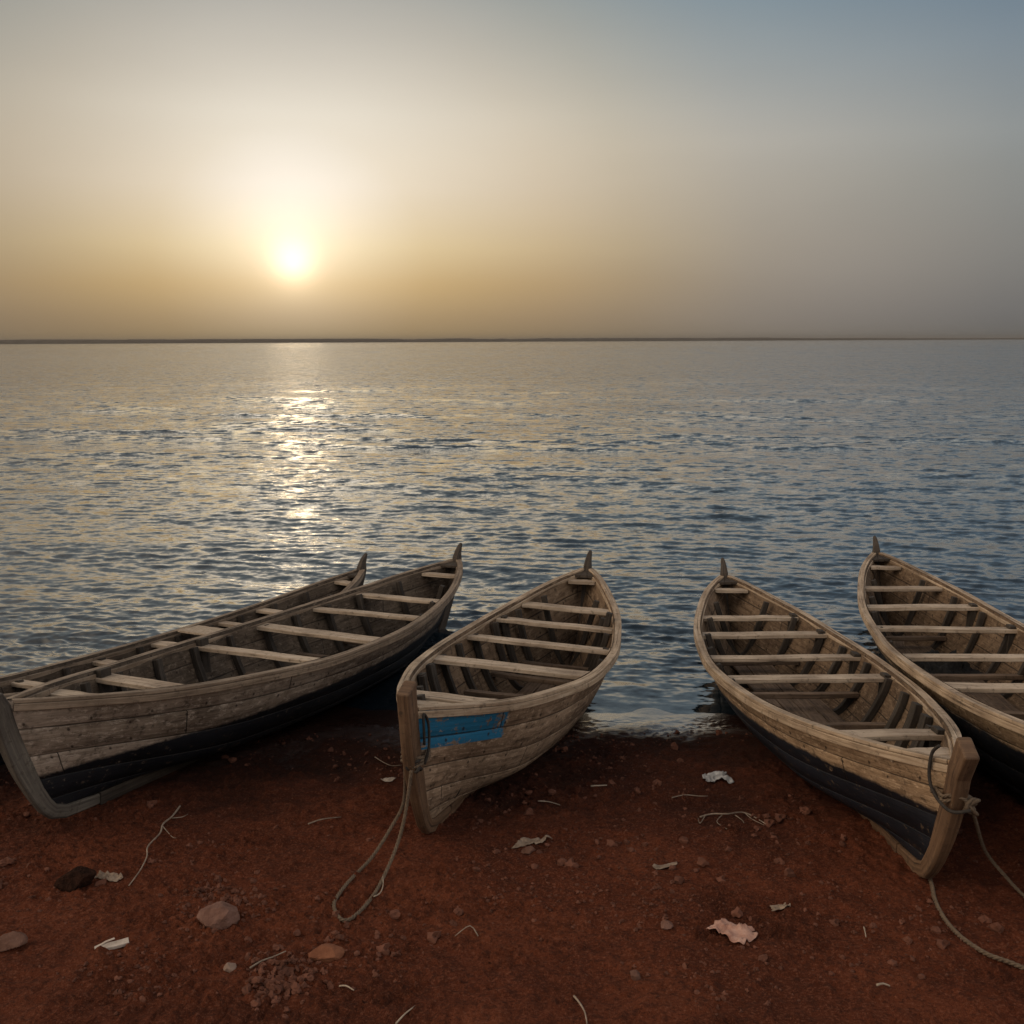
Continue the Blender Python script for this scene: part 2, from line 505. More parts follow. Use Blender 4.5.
# lake: rows spaced by distance, swell and chop displaced into the mesh
rows_px = np.concatenate([np.arange(620, 140, -0.62), np.arange(140, 0.45, -0.5)])
yw = CAM_H * F_PX / rows_px
tw = np.concatenate([np.linspace(-3.0, -0.66, 60)[:-1], np.linspace(-0.66, 0.66, 900), np.linspace(0.66, 3.0, 60)[1:]])
XW = tw[None, :] * yw[:, None]
YW = np.repeat(yw[:, None], len(tw), 1)
dy = np.gradient(yw)[:, None]
rng = np.random.default_rng(3)
ZW = np.zeros_like(XW)
DX = np.zeros_like(XW)
DY = np.zeros_like(XW)
comps = []
for lam0, lam1, n, steep, spreadang in ((2.2, 4.5, 7, 0.019, 5), (0.7, 1.6, 14, 0.016, 9), (0.20, 0.55, 34, 0.028, 22), (0.08, 0.18, 26, 0.040, 30)):
    for i in range(n):
        lam = math.exp(rng.uniform(math.log(lam0), math.log(lam1)))
        a = math.radians(-103 + rng.normal() * spreadang)
        comps.append((lam, a, steep * lam / (2 * math.pi) * rng.uniform(0.6, 1.4), rng.uniform(0, 6.283)))
# slow modulation so that wave groups come and go
grp1 = 0.45 + 0.9 * np.clip(fbm(XW * 0.10, YW * 0.22, 3, 0.5, 71) + 0.35, 0, 1.3)
grp2 = 0.65 + 0.55 * np.clip(fbm(XW * 0.35, YW * 0.6, 3, 0.5, 81) + 0.35, 0, 1.3)
depth = np.clip((YW - shore_y(XW)) / 2.2, 0.10, 1.0)
for lam, a, amp, ph in comps:
    k = 2 * math.pi / lam
    ph_ = k * (math.cos(a) * XW + math.sin(a) * YW) + ph
    fade = np.clip((lam / dy - 2.5) / 3.0, 0, 1)
    m_ = amp * fade * (grp1 if lam > 0.8 else grp2) * depth
    ZW += m_ * np.sin(ph_)
    DX += m_ * math.cos(a) * np.cos(ph_) * 0.8
    DY += m_ * math.sin(a) * np.cos(ph_) * 0.8
M_WATER = water_material()
water = grid_mesh("water", XW + DX, YW + DY, ZW, M_WATER)
water['kind'] = 'structure'

# low far shore across the lake
def far_shore():
    xs_ = np.linspace(-4200, 4600, 1100)
    dist = 2900 + (xs_ + 4200) * 0.42
    hgt = 15.0 + 2.0 * fbm(xs_ / 420, xs_ * 0 + 1.7, 3, 0.5, 91) + 1.6 * fbm(xs_ / 40, xs_ * 0 + 4.7, 3, 0.6, 95)
    hgt = np.maximum(hgt * (1 - 0.55 * np.clip(xs_ / 3000, 0, 1)), 4)
    rows = [(0, -3.0), (0.2, 1.0), (6, 0.55), (14, 0.9), (40, 1.0), (420, 1.05), (900, -0.3)]
    X = np.array([xs_ for _ in rows])
    Y = np.array([dist + r[0] for r in rows])
    Z = np.array([hgt * 0 - 3 if i == 0 else (hgt * 0 + 0.8 if i == 1 else hgt * r[1]) for i, r in enumerate(rows)])
    m = simple_mat("far_scrub", (0.045, 0.036, 0.028), (0.075, 0.060, 0.048), 0.05, 0.95, 0.0)
    o = grid_mesh("distant_land", X, Y, Z, m)
    o['kind'] = 'structure'
far_shore()


# ------------------------------------------------------------------ mesh builder
class MB:
    def __init__(s):
        s.v, s.f, s.uv = [], [], []

    def quad_strip_box(s, path_frames, w, h, cap=True, uvoff=None, taper=None):
        """sweep a rectangle (w along side vector, h along up vector) over frames (p, side, up)"""
        uo = uvoff if uvoff is not None else (random.uniform(0, 20), random.uniform(0, 20))
        n = len(path_frames)
        base = len(s.v)
        L = [0.0]
        for i in range(1, n):
            L.append(L[-1] + (path_frames[i][0] - path_frames[i - 1][0]).length)
        for i, (p, sd, up) in enumerate(path_frames):
            ww = w * (taper(i / (n - 1))[0] if taper else 1) / 2
            hh = h * (taper(i / (n - 1))[1] if taper else 1) / 2
            for a, b_ in ((-1, -1), (1, -1), (1, 1), (-1, 1)):
                s.v.append(p + sd * (a * ww) + up * (b_ * hh))
        vs = [0, w, w + h, 2 * w + h, 2 * w + 2 * h]
        for i in range(n - 1):
            for k in range(4):
                a, b_ = base + 4 * i + k, base + 4 * i + (k + 1) % 4
                c, d = base + 4 * (i + 1) + (k + 1) % 4, base + 4 * (i + 1) + k
                s.f.append((a, b_, c, d))
                s.uv.append([(uo[0] + L[i], uo[1] + vs[k]), (uo[0] + L[i], uo[1] + vs[k + 1]),
                             (uo[0] + L[i + 1], uo[1] + vs[k + 1]), (uo[0] + L[i + 1], uo[1] + vs[k])])
        if cap:
            for i, fl in ((0, True), (n - 1, False)):
                q = [base + 4 * i + k for k in range(4)]
                uvq = [(uo[0], uo[1]), (uo[0] + 0.02, uo[1]), (uo[0] + 0.02, uo[1] + h), (uo[0], uo[1] + h)]
                s.f.append(tuple(reversed(q)) if fl else tuple(q))
                s.uv.append(uvq)
        return s

    def board(s, p0, p1, up, w, h, wob=0.0, seg=1):
        p0, p1 = Vector(p0), Vector(p1)
        d = (p1 - p0).normalized()
        up = Vector(up)
        sd = d.cross(up).normalized()
        up = sd.cross(d).normalized()
        fr = []
        for i in range(seg + 1):
            k = i / seg
            q = p0.lerp(p1, k)
            if wob and 0 < i < seg:
                q = q + up * random.uniform(-wob, wob) + sd * random.uniform(-wob, wob)
            fr.append((q, sd, up))
        return s.quad_strip_box(fr, w, h)

    def build(s, name, mat, parent=None, bevel=0.0, smooth=False):
        me = bpy.data.meshes.new(name)
        me.from_pydata([tuple(x) for x in s.v], [], s.f)
        uvl = me.uv_layers.new(name='UVMap')
        i = 0
        flat = []
        for u in s.uv:
            for c in u:
                flat += [c[0], c[1]]
        uvl.data.foreach_set('uv', flat)
        bm = bmesh.new()
        bm.from_mesh(me)
        bmesh.ops.recalc_face_normals(bm, faces=bm.faces)
        bm.to_mesh(me)
        bm.free()
        me.materials.append(mat)
        me.polygons.foreach_set('use_smooth', [smooth] * len(me.polygons))
        o = link_mesh(name, me, parent)
        if bevel:
            md = o.modifiers.new('edge', 'BEVEL')
            md.width = bevel
            md.segments = 2
            md.limit_method = 'ANGLE'
            md.angle_limit = math.radians(40)
            md.harden_normals = True
        return o


def tube(name, pts, r, mat, parent=None, sides=8, strands=0, twist=0.09, taper=None):
    """round cord or twig along smooth points; strands>0 lays that many twisted strands"""
    P = [Vector(p) for p in pts]
    # resample with catmull-rom
    out = []
    for i in range(len(P) - 1):
        p0, p1, p2, p3 = P[max(i - 1, 0)], P[i], P[i + 1], P[min(i + 2, len(P) - 1)]
        n = max(2, int((p2 - p1).length / (0.012 if strands else 0.02)))
        for k in range(n):
            t_ = k / n
            out.append(0.5 * ((2 * p1) + (p2 - p0) * t_ + (2 * p0 - 5 * p1 + 4 * p2 - p3) * t_ ** 2 + (3 * p1 - p0 - 3 * p2 + p3) * t_ ** 3))
    out.append(P[-1])
    V, Fc = [], []
    up = Vector((0.13, 0.21, 0.97))
    L = 0.0
    frames = []
    for i, p in enumerate(out):
        d = (out[min(i + 1, len(out) - 1)] - out[max(i - 1, 0)])
        d = d.normalized() if d.length > 1e-9 else Vector((1, 0, 0))
        sd = d.cross(up)
        if sd.length < 1e-3:
            sd = d.cross(Vector((1, 0, 0)))
        sd.normalize()
        up = sd.cross(d).normalized()
        if i:
            L += (p - out[i - 1]).length
        frames.append((p, sd, up, L))
    for s in range(max(1, strands)):
        base = len(V)
        for i, (p, sd, u_, l) in enumerate(frames):
            k = i / max(1, len(frames) - 1)
            rr = r * (taper(k) if taper else 1)
            c = p
            if strands:
                a = 2 * math.pi * (l / twist + s / strands)
                c = p + (sd * math.cos(a) + u_ * math.sin(a)) * rr * 0.5
                rr *= 0.56
            for j in range(sides):
                b_ = 2 * math.pi * j / sides
                V.append(tuple(c + (sd * math.cos(b_) + u_ * math.sin(b_)) * rr))
        n = len(frames)
        for i in range(n - 1):
            for j in range(sides):
                Fc.append((base + i * sides + j, base + i * sides + (j + 1) % sides, base + (i + 1) * sides + (j + 1) % sides, base + (i + 1) * sides + j))
        Fc.append(tuple(base + j for j in range(sides))[::-1])
        Fc.append(tuple(base + (n - 1) * sides + j for j in range(sides)))
    me = bpy.data.meshes.new(name)
    me.from_pydata(V, [], Fc)
    me.polygons.foreach_set('use_smooth', [True] * len(me.polygons))
    me.materials.append(mat)
    return link_mesh(name, me, parent)


def tag(o, label, cat, group=None):
    o['label'] = label
    o['category'] = cat
    if group:
        o['group'] = group
    return o


# ------------------------------------------------------------------ boats
SA, SP, SQ, SQB, SD, SRB, SRS = 0.9767, 1.9407, 0.8139, 0.861, 0.579, 0.2189, 0.2591
MIDP = np.array([(0, 0), (.42, .02), (.62, .12), (.75, .30), (.86, .52), (.945, .76), (1, 1)])
ENDP = np.array([(0, 0), (.13, .10), (.30, .25), (.48, .42), (.66, .60), (.84, .80), (1, 1)])
NST = 5      # strakes per side


def smooth_knots(P, s):
    """monotone-ish cubic through equally spaced knots"""
    n = len(P) - 1
    x = np.clip(np.asarray(s, float), 0, 1) * n
    i = np.minimum(x.astype(int), n - 1)
    f = (x - i)[..., None]
    p0, p1, p2, p3 = P[np.maximum(i - 1, 0)], P[i], P[i + 1], P[np.minimum(i + 2, n)]
    return 0.5 * (2 * p1 + (p2 - p0) * f + (2 * p0 - 5 * p1 + 4 * p2 - p3) * f ** 2 + (3 * p1 - p0 - 3 * p2 + p3) * f ** 3)


class Boat:
    def __init__(s, x, y, z, hd, pitch, L, B, roll, D, qb=SQB, srs=SRS):
        s.srs = srs
        s.L, s.B, s.D, s.qb = L, B, D, qb
        s.M = Matrix.Translation((x, y, z)) @ Matrix.Rotation(hd, 4, 'Z') @ Matrix.Rotation(-pitch, 4, 'Y') @ Matrix.Rotation(roll, 4, 'X')
        s.root = bpy.data.objects.new("wooden_boat", None)
        COL.objects.link(s.root)
        s.root.matrix_world = s.M

    def half(s, t):
        u = 2 * np.asarray(t, float) ** SA - 1
        return s.B / 2 * np.clip(1 - np.abs(u) ** SP, 0, 1) ** np.where(u > 0, s.qb, SQ)

    def sheer(s, t):
        t = np.asarray(t, float)
        return SD * s.D + SRB * np.clip(2 * t - 1, 0, 1) ** 2 + s.srs * np.clip(1 - 2 * t, 0, 1) ** 2

    def xb(s, h):
        return s.L / 2 - 0.35 * np.clip(1 - h, 0, 1) ** 1.4

    def xs(s, h):
        return -s.L / 2 + 0.45 * np.clip(1 - h, 0, 1) ** 1.3

    def keel(s, t):
        return 0.07 * np.clip(1 - 2 * np.asarray(t, float), 0, 1) ** 3

    def pt(s, t, lv, side, inset=0.0):
        """point on the skin; lv 0 keel .. 1 sheer"""
        t = np.asarray(t, float)
        lv = np.asarray(lv, float)
        t, lv = np.broadcast_arrays(t, lv)
        e = np.clip((np.abs(2 * t - 1) - 0.45) / 0.55, 0, 1)
        e = (e * e * (3 - 2 * e))[..., None]
        gh = smooth_knots(MIDP, lv) * (1 - e) + smooth_knots(ENDP, lv) * e
        g, h = gh[..., 0], gh[..., 1]
        x = s.xs(h) + (s.xb(h) - s.xs(h)) * t
        zk = s.keel(t)
        z = zk + (s.sheer(t) - zk) * h + inset * 0.8 * (1 - lv)
        y = np.maximum(s.half(t) * g - inset * np.clip(0.35 + lv, 0, 1), 0.0) + 0.002
        return np.stack([x, side * y, z], -1)

    def skin(s, mat, mat_in, name='hull'):
        nt = 110
        tt = 0.5 - 0.5 * np.cos(np.linspace(0, np.pi, nt)) * 0.999
        rows = []
        for k in range(NST):
            for f, off in ((0.0, 0.004), (0.04, -0.001), (0.5, -0.002), (0.94, -0.002), (0.985, 0.003)):
                rows.append(((k + f) / NST, off, k + f))
        rows.append((1.0, 0.0, NST - 0.001))
        me = bpy.data.meshes.new(name)
        V, Fc, UV, MI = [], [], [], []
        for side in (1, -1):
            O = np.array([s.pt(tt, np.full(nt, r[0]), side, r[1]) for r in rows])
            lin = np.linspace(0, 1, 26)
            I = np.array([s.pt(tt, np.full(nt, l), side, 0.032) for l in lin])
            ub = np.concatenate([[0], np.cumsum(np.linalg.norm(np.diff(O[-1], axis=0), axis=1))])
            for G, vals, mi, flip in ((O, [r[2] for r in rows], 0, side > 0), (I, list(lin * NST * 0.9999), 1, side < 0)):
                b = len(V)
                nr = len(G)
                V += [tuple(p) for p in G.reshape(-1, 3)]
                for i in range(nr - 1):
                    for j in range(nt - 1):
                        q = [b + i * nt + j, b + i * nt + j + 1, b + (i + 1) * nt + j + 1, b + (i + 1) * nt + j]
                        uo = 0 if mi == 0 else 31.7
                        u = [(ub[j] + uo, vals[i]), (ub[j + 1] + uo, vals[i]), (ub[j + 1] + uo, vals[i + 1] - 1e-4), (ub[j] + uo, vals[i + 1] - 1e-4)]
                        if flip:
                            q.reverse()
                            u.reverse()
                        Fc.append(q)
                        UV.append(u)
                        MI.append(mi)
        me.from_pydata(V, [], Fc)
        uvl = me.uv_layers.new(name='UVMap')
        uvl.data.foreach_set('uv', [c for q in UV for p in q for c in p])
        me.materials.append(mat)
        me.materials.append(mat_in)
        me.polygons.foreach_set('material_index', MI)
        me.polygons.foreach_set('use_smooth', [True] * len(Fc))
        return link_mesh(name, me, s.root)

    def rail(s, side, mat):
        n = 70
        tt = np.linspace(0.004, 0.992, n)
        p = s.pt(tt, np.ones(n), side)
        mb = MB()
        for (dy, w, dz, h) in ((0.0, 0.060, -0.012, 0.024), (0.020, 0.022, -0.047, 0.044), (-0.034, 0.020, -0.047, 0.040)):
            fr = []
            for i in range(n):
                a, b = Vector(p[max(i - 1, 0)]), Vector(p[min(i + 1, n - 1)])
                d = (b - a).normalized()
                out = Vector((d.y, -d.x, 0)).normalized()
                if out.y * side < 0:
                    out = -out
                en = max(0.0, (tt[i] - 0.86) / 0.14)
                q = Vector(p[i]) + out * (dy - 0.018 * en + 0.003 * math.sin(i * 0.45 + side)) + Vector((0, 0, dz + 0.002 * math.sin(i * 0.37 + 2 * side)))
                lim = w * 0.5 * (1 - 0.35 * en) + 0.003
                if (q.y * side) < lim:
                    q.y = side * lim
                fr.append((q, out, Vector((0, 0, 1))))
            mb.quad_strip_box(fr, w, h, taper=lambda k: (1 - 0.35 * max(0.0, (k - 0.86) / 0.14), 1))
        return mb.build('gunwale', mat, s.root, bevel=0.006)

    def stem(s, mat, top=0.11, wy=0.105, lean=0.03):
        """bow post with a knee that turns into the keel"""
        z1 = float(s.sheer(1.0))
        prof = []
        for k in np.linspace(0, 1, 15):
            prof.append((float(s.xb(k)), k * z1))
        x0 = prof[0][0]
        path = [(x0 - 0.42, -0.030), (x0 - 0.33, -0.028), (x0 - 0.24, -0.022), (x0 - 0.10, -0.014), (x0 + 0.00, 0.020), (x0 + 0.06, 0.080)]
        path += [(a + 0.022, b) for a, b in prof if b > 0.13]
        path[-1] = (path[-1][0] + lean * 0.4, path[-1][1])
        path.append((path[-1][0] + lean, z1 + top))
        mb = MB()
        fr = []
        n = len(path)
        for i, (x, z) in enumerate(path):
            a, b = path[max(i - 1, 0)], path[min(i + 1, n - 1)]
            d = Vector((b[0] - a[0], 0, b[1] - a[1])).normalized()
            up = Vector((d.z, 0, -d.x))
            fr.append((Vector((x, 0, z)), Vector((0, 1, 0)), up))
        mb.quad_strip_box(fr, wy, 0.125, taper=lambda k: (0.62 + 0.38 * min(1, k * 1.6), 0.55 + 0.45 * min(1, k * 2)))
        # sloping cut on the head of the post
        for q in mb.v[-4:]:
            q.z += (s.L / 2 - q.x) * 0.22
        return mb.build('stem_post', mat, s.root, bevel=0.014)

    def horn(s, mat, top=0.19):
        z1 = float(s.sheer(0.0))
        path = [(float(s.xs(k)) - 0.015, k * (z1 - 0.07) + 0.07) for k in np.linspace(0, 1, 12)]
        path.append((path[-1][0] - 0.025, z1 + top * 0.45))
        path.append((path[-1][0] - 0.045, z1 + top * 0.8))
        path.append((path[-1][0] - 0.035, z1 + top))
        n = len(path)
        fr = []
        for i, (x, z) in enumerate(path):
            a, b = path[max(i - 1, 0)], path[min(i + 1, n - 1)]
            d = Vector((b[0] - a[0], 0, b[1] - a[1])).normalized()
            fr.append((Vector((x, 0, z)), Vector((0, 1, 0)), Vector((d.z, 0, -d.x))))
        kk = (n - 4) / (n - 1)
        mb = MB()
        mb.quad_strip_box(fr, 0.066, 0.13, taper=lambda k: (1 if k < kk else 1 - 0.55 * (k - kk) / (1 - kk), 1 if k < kk else 1 - 0.78 * ((k - kk) / (1 - kk)) ** 0.7))
        return mb.build('stern_post', mat, s.root, bevel=0.012)

    def keel_bar(s, mat):
        mb = MB()
        fr = []
        for k in np.linspace(0.07, 0.93, 24):
            x = -s.L / 2 + 0.40 + (s.L - 1.12) * (k - 0.07) / 0.86
            fr.append((Vector((x, 0, float(s.keel(k)) - 0.028)), Vector((0, 1, 0)), Vector((0, 0, 1))))
        mb.quad_strip_box(fr, 0.068, 0.085)
        return mb.build('keel', mat, s.root, bevel=0.006)

    def frame(s, t, mat, w=0.05, d=0.05, half_side=None, proud=0.0, lean=0.0):
        """rib: one U-shaped timber from rail to rail, or one side only"""
        mb = MB()
        lv = np.linspace(0.03, 0.93, 15)
        sides = []
        pts = []
        if half_side is None:
            a = s.pt(np.full(15, t), lv[::-1], -1, 0.034 + d / 2)
            b = s.pt(np.full(15, t), lv, 1, 0.034 + d / 2)
            pts = [Vector(q) for q in np.concatenate([a, b])]
        else:
            l2 = np.linspace(0.30, 0.94, 12)
            pts = [Vector(q) for q in s.pt(np.full(12, t), l2, half_side, 0.034 + d / 2)]
            if proud:
                e = (pts[-1] - pts[-2]).normalized()
                pts.append(pts[-1] + e * proud)
        x0 = sum(p.x for p in pts) / len(pts)
        for i, p in enumerate(pts):
            p.x = x0 + lean * i / len(pts)
        n = len(pts)
        fr = []
        for i, p in enumerate(pts):
            dd = (pts[min(i + 1, n - 1)] - pts[max(i - 1, 0)]).normalized()
            sd = Vector((1, 0, 0))
            sd = (sd - dd * sd.dot(dd)).normalized()
            fr.append((p, sd, dd.cross(sd)))
        mb.quad_strip_box(fr, w, d)
        return mb.build('rib', mat, s.root, bevel=0.005)

    def thwart(s, t, mat, w=0.17, drop=0.062, thick=0.034, short=0.0, skew=0.0):
        hw = float(s.half(t)) - 0.034 - short
        x = float(s.xs(1.0) + (s.xb(1.0) - s.xs(1.0)) * t)
        z = float(s.sheer(t)) - drop
        mb = MB()
        mb.board((x - skew, -hw, z + random.uniform(-.006, .006)), (x + skew, hw, z + random.uniform(-.006, .006)), (random.uniform(-.03, .03), 0, 1), w, thick, wob=0.003, seg=6)
        return mb.build('thwart', mat, s.root, bevel=0.006)

    def seat_block(s, t, side, mat, up=0.03):
        hw = float(s.half(t)) - 0.075
        x = float(s.xs(1.0) + (s.xb(1.0) - s.xs(1.0)) * t)
        z = float(s.sheer(t))
        mb = MB()
        mb.board((x, side * (hw - 0.02), z - 0.30), (x, side * (hw + 0.005), z - 0.02 + up), (1, 0, 0), 0.055, 0.10)
        return mb.build('thwart_post', mat, s.root, bevel=0.006)

    def deck(s, t0, t1, mat, name='bow_deck', drop=0.05):
        """small triangular deck of three planks in the end of the boat"""
        mb = MB()
        n = 8
        ts = np.linspace(t0, t1, n)
        xs_ = s.xs(1.0) + (s.xb(1.0) - s.xs(1.0)) * ts
        hw = np.maximum(s.half(ts) - 0.03, 0.01)
        z = s.sheer(ts) - drop
        for k in range(3):
            fr = []
            for i in range(n):
                a = -hw[i] + 2 * hw[i] * k / 3 + 0.002
                b = -hw[i] + 2 * hw[i] * (k + 1) / 3 - 0.002
                fr.append((Vector((xs_[i], (a + b) / 2, z[i] + 0.002 * k)), Vector((0, 1, 0)), Vector((0, 0, 1)), (b - a)))
            w0 = 1.0
            mb.quad_strip_box([(f[0], f[1], f[2]) for f in fr], w0, 0.026,
                              taper=lambda q, fr=fr: (float(np.interp(q, np.linspace(0, 1, n), [f[3] for f in fr])), 1))
        return mb.build(name, mat, s.root, bevel=0.003)

    def floorboards(s, mat):
        mb = MB()
        for k in range(-2, 3):
            for seg0, seg1 in ((0.17, 0.36), (0.365, 0.60), (0.605, 0.84)):
                a, b = seg0 + random.uniform(-.01, .01), seg1 + random.uniform(-.01, .006)
                wl = 0.118
                y = k * 0.125 * s.B / 1.35
                fr = []
                ok = True
                for t in np.linspace(a, b, 10):
                    prof = s.pt(np.full(30, t), np.linspace(0, 0.6, 30), 1, 0.034)
                    zf = float(s.keel(t)) + 0.105
                    lim = float(np.interp(zf + 0.015, prof[:, 2], prof[:, 1])) - wl / 2 - 0.012
                    if lim < 0.01:
                        break
                    if abs(y) > lim:
                        yy = math.copysign(lim, y)
                        lift = 0.004 * (abs(k) + 1) + 0.012
                    else:
                        yy, lift = y, 0.0
                    if abs(k) == 2 and lim < 0.17 or abs(k) == 1 and lim < 0.09:
                        break
                    x = float(s.xs(.05) + (s.xb(.05) - s.xs(.05)) * t)
                    fr.append((Vector((x, yy + random.uniform(-.002, .002), zf + lift + random.uniform(-.003, .003))), Vector((0, 1, 0)), Vector((0, 0, 1))))
                if len(fr) < 2:
                    continue
                mb.quad_strip_box(fr, wl, 0.022)
        return mb.build('floorboards', mat, s.root, bevel=0.003)

    def beam(s, t, mat, z=0.27, w=0.07):
        """low cross beam between the ribs"""
        prof = s.pt(np.full(40, t), np.linspace(0, 1, 40), 1, 0.036)
        hw = float(np.interp(z, prof[:, 2], prof[:, 1])) - 0.004
        x = float(np.interp(z, prof[:, 2], prof[:, 0]))
        mb = MB()
        mb.board((x, -hw, z), (x + random.uniform(-.03, .03), hw, z + random.uniform(-.015, .015)), (0, 0, 1), w, 0.04, wob=0.003, seg=4)
        return mb.build('cross_beam', mat, s.root, bevel=0.006)

    def world(s, x, y, z):
        return s.M @ Vector((x, y, z))


# timber colours of weathered boards; shade painted into ribs, floors, insides; rails, thwarts lightened
M_RAIL = plain_wood("rail_wood", (0.4102, 0.3081, 0.2156), (0.1732, 0.1185, 0.08022), (0.5652, 0.4551, 0.351), 0.62)
M_RAILG = plain_wood("grey_rail_wood", (0.2378, 0.1763, 0.1271), (0.1025, 0.0738, 0.05248), (0.3526, 0.2747, 0.205), 0.68)
M_THW = plain_wood("thwart_wood", (0.4388, 0.344, 0.2579), (0.1813, 0.1346, 0.0991), (0.5915, 0.4913, 0.3944), 0.68)
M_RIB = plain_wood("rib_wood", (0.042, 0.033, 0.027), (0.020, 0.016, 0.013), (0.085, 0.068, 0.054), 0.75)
M_POST = plain_wood("post_wood", (0.1318, 0.0765, 0.04505), (0.051, 0.02975, 0.0187), (0.2125, 0.1318, 0.0782), 0.7)
M_GREYPOST = plain_wood("grey_post_wood", (0.104, 0.092, 0.08), (0.048, 0.04, 0.036), (0.168, 0.148, 0.124), 0.75)
M_HORN = plain_wood("horn_wood", (0.055, 0.041, 0.032), (0.026, 0.02, 0.016), (0.10, 0.078, 0.06), 0.72)
M_FLOOR = plain_wood("floor_wood", (0.15, 0.1024, 0.0715), (0.0625, 0.04224, 0.0312), (0.2625, 0.1856, 0.13), 0.8)
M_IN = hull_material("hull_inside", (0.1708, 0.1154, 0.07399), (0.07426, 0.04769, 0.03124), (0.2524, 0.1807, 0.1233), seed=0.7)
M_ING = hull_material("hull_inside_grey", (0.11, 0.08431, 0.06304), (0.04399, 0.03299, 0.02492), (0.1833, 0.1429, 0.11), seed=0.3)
H_A = hull_material("hull_grey_brown", (0.2883, 0.2354, 0.1938), (0.1092, 0.08671, 0.07171), (0.4193, 0.3514, 0.2955), line=0.36, slope=-0.03, paint=(0.003, 0.0035, 0.006), seed=0.1)
H_Z = hull_material("hull_brown", (0.136, 0.104, 0.08), (0.064, 0.048, 0.0384), (0.208, 0.16, 0.128), line=0.25, seed=0.2)
H_C = hull_material("hull_tan", (0.3243, 0.2346, 0.1648), (0.1216, 0.0824, 0.05678), (0.4683, 0.3538, 0.261), line=None,
                    patch=(4.22, 5.6, 3.62, 4.93, (0.017, 0.165, 0.33)), seed=0.4)
H_D = hull_material("hull_ochre", (0.3788, 0.2666, 0.172), (0.1464, 0.0976, 0.06095), (0.5166, 0.3796, 0.2605), line=0.29, slope=0.045, paint=(0.0045, 0.0055, 0.010), seed=0.5)
H_E = hull_material("hull_ochre_dark", (0.312, 0.2234, 0.1429), (0.1248, 0.08275, 0.05179), (0.429, 0.3227, 0.2188), line=0.40, slope=0.03, paint=(0.004, 0.005, 0.008), seed=0.6)

GROUP = "wooden boats drawn up on the red shore"


def build_boat(par, label, hull, inner, thwarts, ribs, post=M_POST, rail=M_RAIL, stemtop=0.13, horn=0.16, thw_w=0.14, stemw=0.078, lean=0.06):
    b = Boat(*par)
    tag(b.root, label, 'boat', GROUP)
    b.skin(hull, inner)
    b.keel_bar(M_RIB if post is M_GREYPOST else post)
    b.stem(post, stemtop, stemw, lean)
    b.horn(M_HORN, horn)
    b.rail(1, rail)
    b.rail(-1, rail)
    b.floorboards(M_FLOOR)
    for r in ribs:
        b.frame(r + random.uniform(-.006, .006), M_RIB, w=random.uniform(.042, .058))
    for t in thwarts:
        b.thwart(t, M_THW, w=thw_w * random.uniform(0.85, 1.15), skew=random.uniform(-.015, .015))
    b.deck(0.945, 0.992, M_THW, 'bow_deck')
    b.deck(0.006, 0.035, M_HORN, 'stern_deck', 0.03)
    return b


PAR = {
    'A': (-1.8152, 8.5262, 0.0576, 4.3221, 0.0676, 6.1582, 1.3860, 0.0035, 1.0261),
    'Z': (-2.9386, 9.0705, -0.0656, 4.2873, 0.0519, 5.7227, 0.9624, 0.0108, 0.8322),
    'C': (0.0448, 7.7758, 0.0879, 4.4320, 0.0702, 4.7937, 1.3413, -0.0304, 1.0857, 0.98, 0.335),
    'D': (2.2461, 7.7771, 0.0862, 4.7062, 0.0723, 5.8933, 1.3459, 0.0039, 0.9003, 0.92),
    'E': (3.6892, 7.8648, 0.1149, 4.5881, 0.0582, 7.1464, 1.3107, 0.0234, 1.0145),
}
RB = [0.11, 0.20, 0.285, 0.36, 0.44, 0.53, 0.62, 0.71, 0.80, 0.88]
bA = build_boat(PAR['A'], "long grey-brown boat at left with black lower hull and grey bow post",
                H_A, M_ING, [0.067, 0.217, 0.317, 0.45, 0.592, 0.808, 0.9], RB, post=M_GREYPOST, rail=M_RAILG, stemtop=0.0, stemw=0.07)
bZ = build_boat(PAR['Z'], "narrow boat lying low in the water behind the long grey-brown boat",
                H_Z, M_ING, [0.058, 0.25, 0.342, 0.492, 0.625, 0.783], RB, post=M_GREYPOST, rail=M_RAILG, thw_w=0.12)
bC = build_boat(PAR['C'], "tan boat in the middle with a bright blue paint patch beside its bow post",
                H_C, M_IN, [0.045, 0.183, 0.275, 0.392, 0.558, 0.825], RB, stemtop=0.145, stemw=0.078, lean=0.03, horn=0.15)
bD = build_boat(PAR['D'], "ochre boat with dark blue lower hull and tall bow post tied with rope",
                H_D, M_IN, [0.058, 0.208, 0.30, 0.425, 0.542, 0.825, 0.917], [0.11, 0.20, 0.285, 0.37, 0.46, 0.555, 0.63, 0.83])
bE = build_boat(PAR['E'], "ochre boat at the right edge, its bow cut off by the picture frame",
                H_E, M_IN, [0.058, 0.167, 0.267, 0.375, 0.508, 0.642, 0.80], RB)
for b_, ts_ in ((bC, (0.215, 0.335, 0.47, 0.66)), (bD, (0.245, 0.36, 0.475, 0.61)), (bE, (0.21, 0.32, 0.44, 0.575)), (bA, (0.26, 0.38, 0.52)), (bZ, (0.30,))):
    for t in ts_:
        b_.beam(t, M_FLOOR, z=0.20 + random.uniform(0, 0.05))
for t in (0.87, 0.93):
    bC.thwart(t, M_THW, w=0.09, drop=0.075)
for t in (0.70, 0.765):
    bD.frame(t, M_RIB, w=0.085, d=0.05, half_side=1)
for t in (0.25, 0.70, 0.62):
    bC.frame(t, M_RIB, w=0.08, d=0.045, half_side=-1)
bC.frame(0.235, M_RIB, w=0.06, d=0.05, half_side=1, proud=0.10)
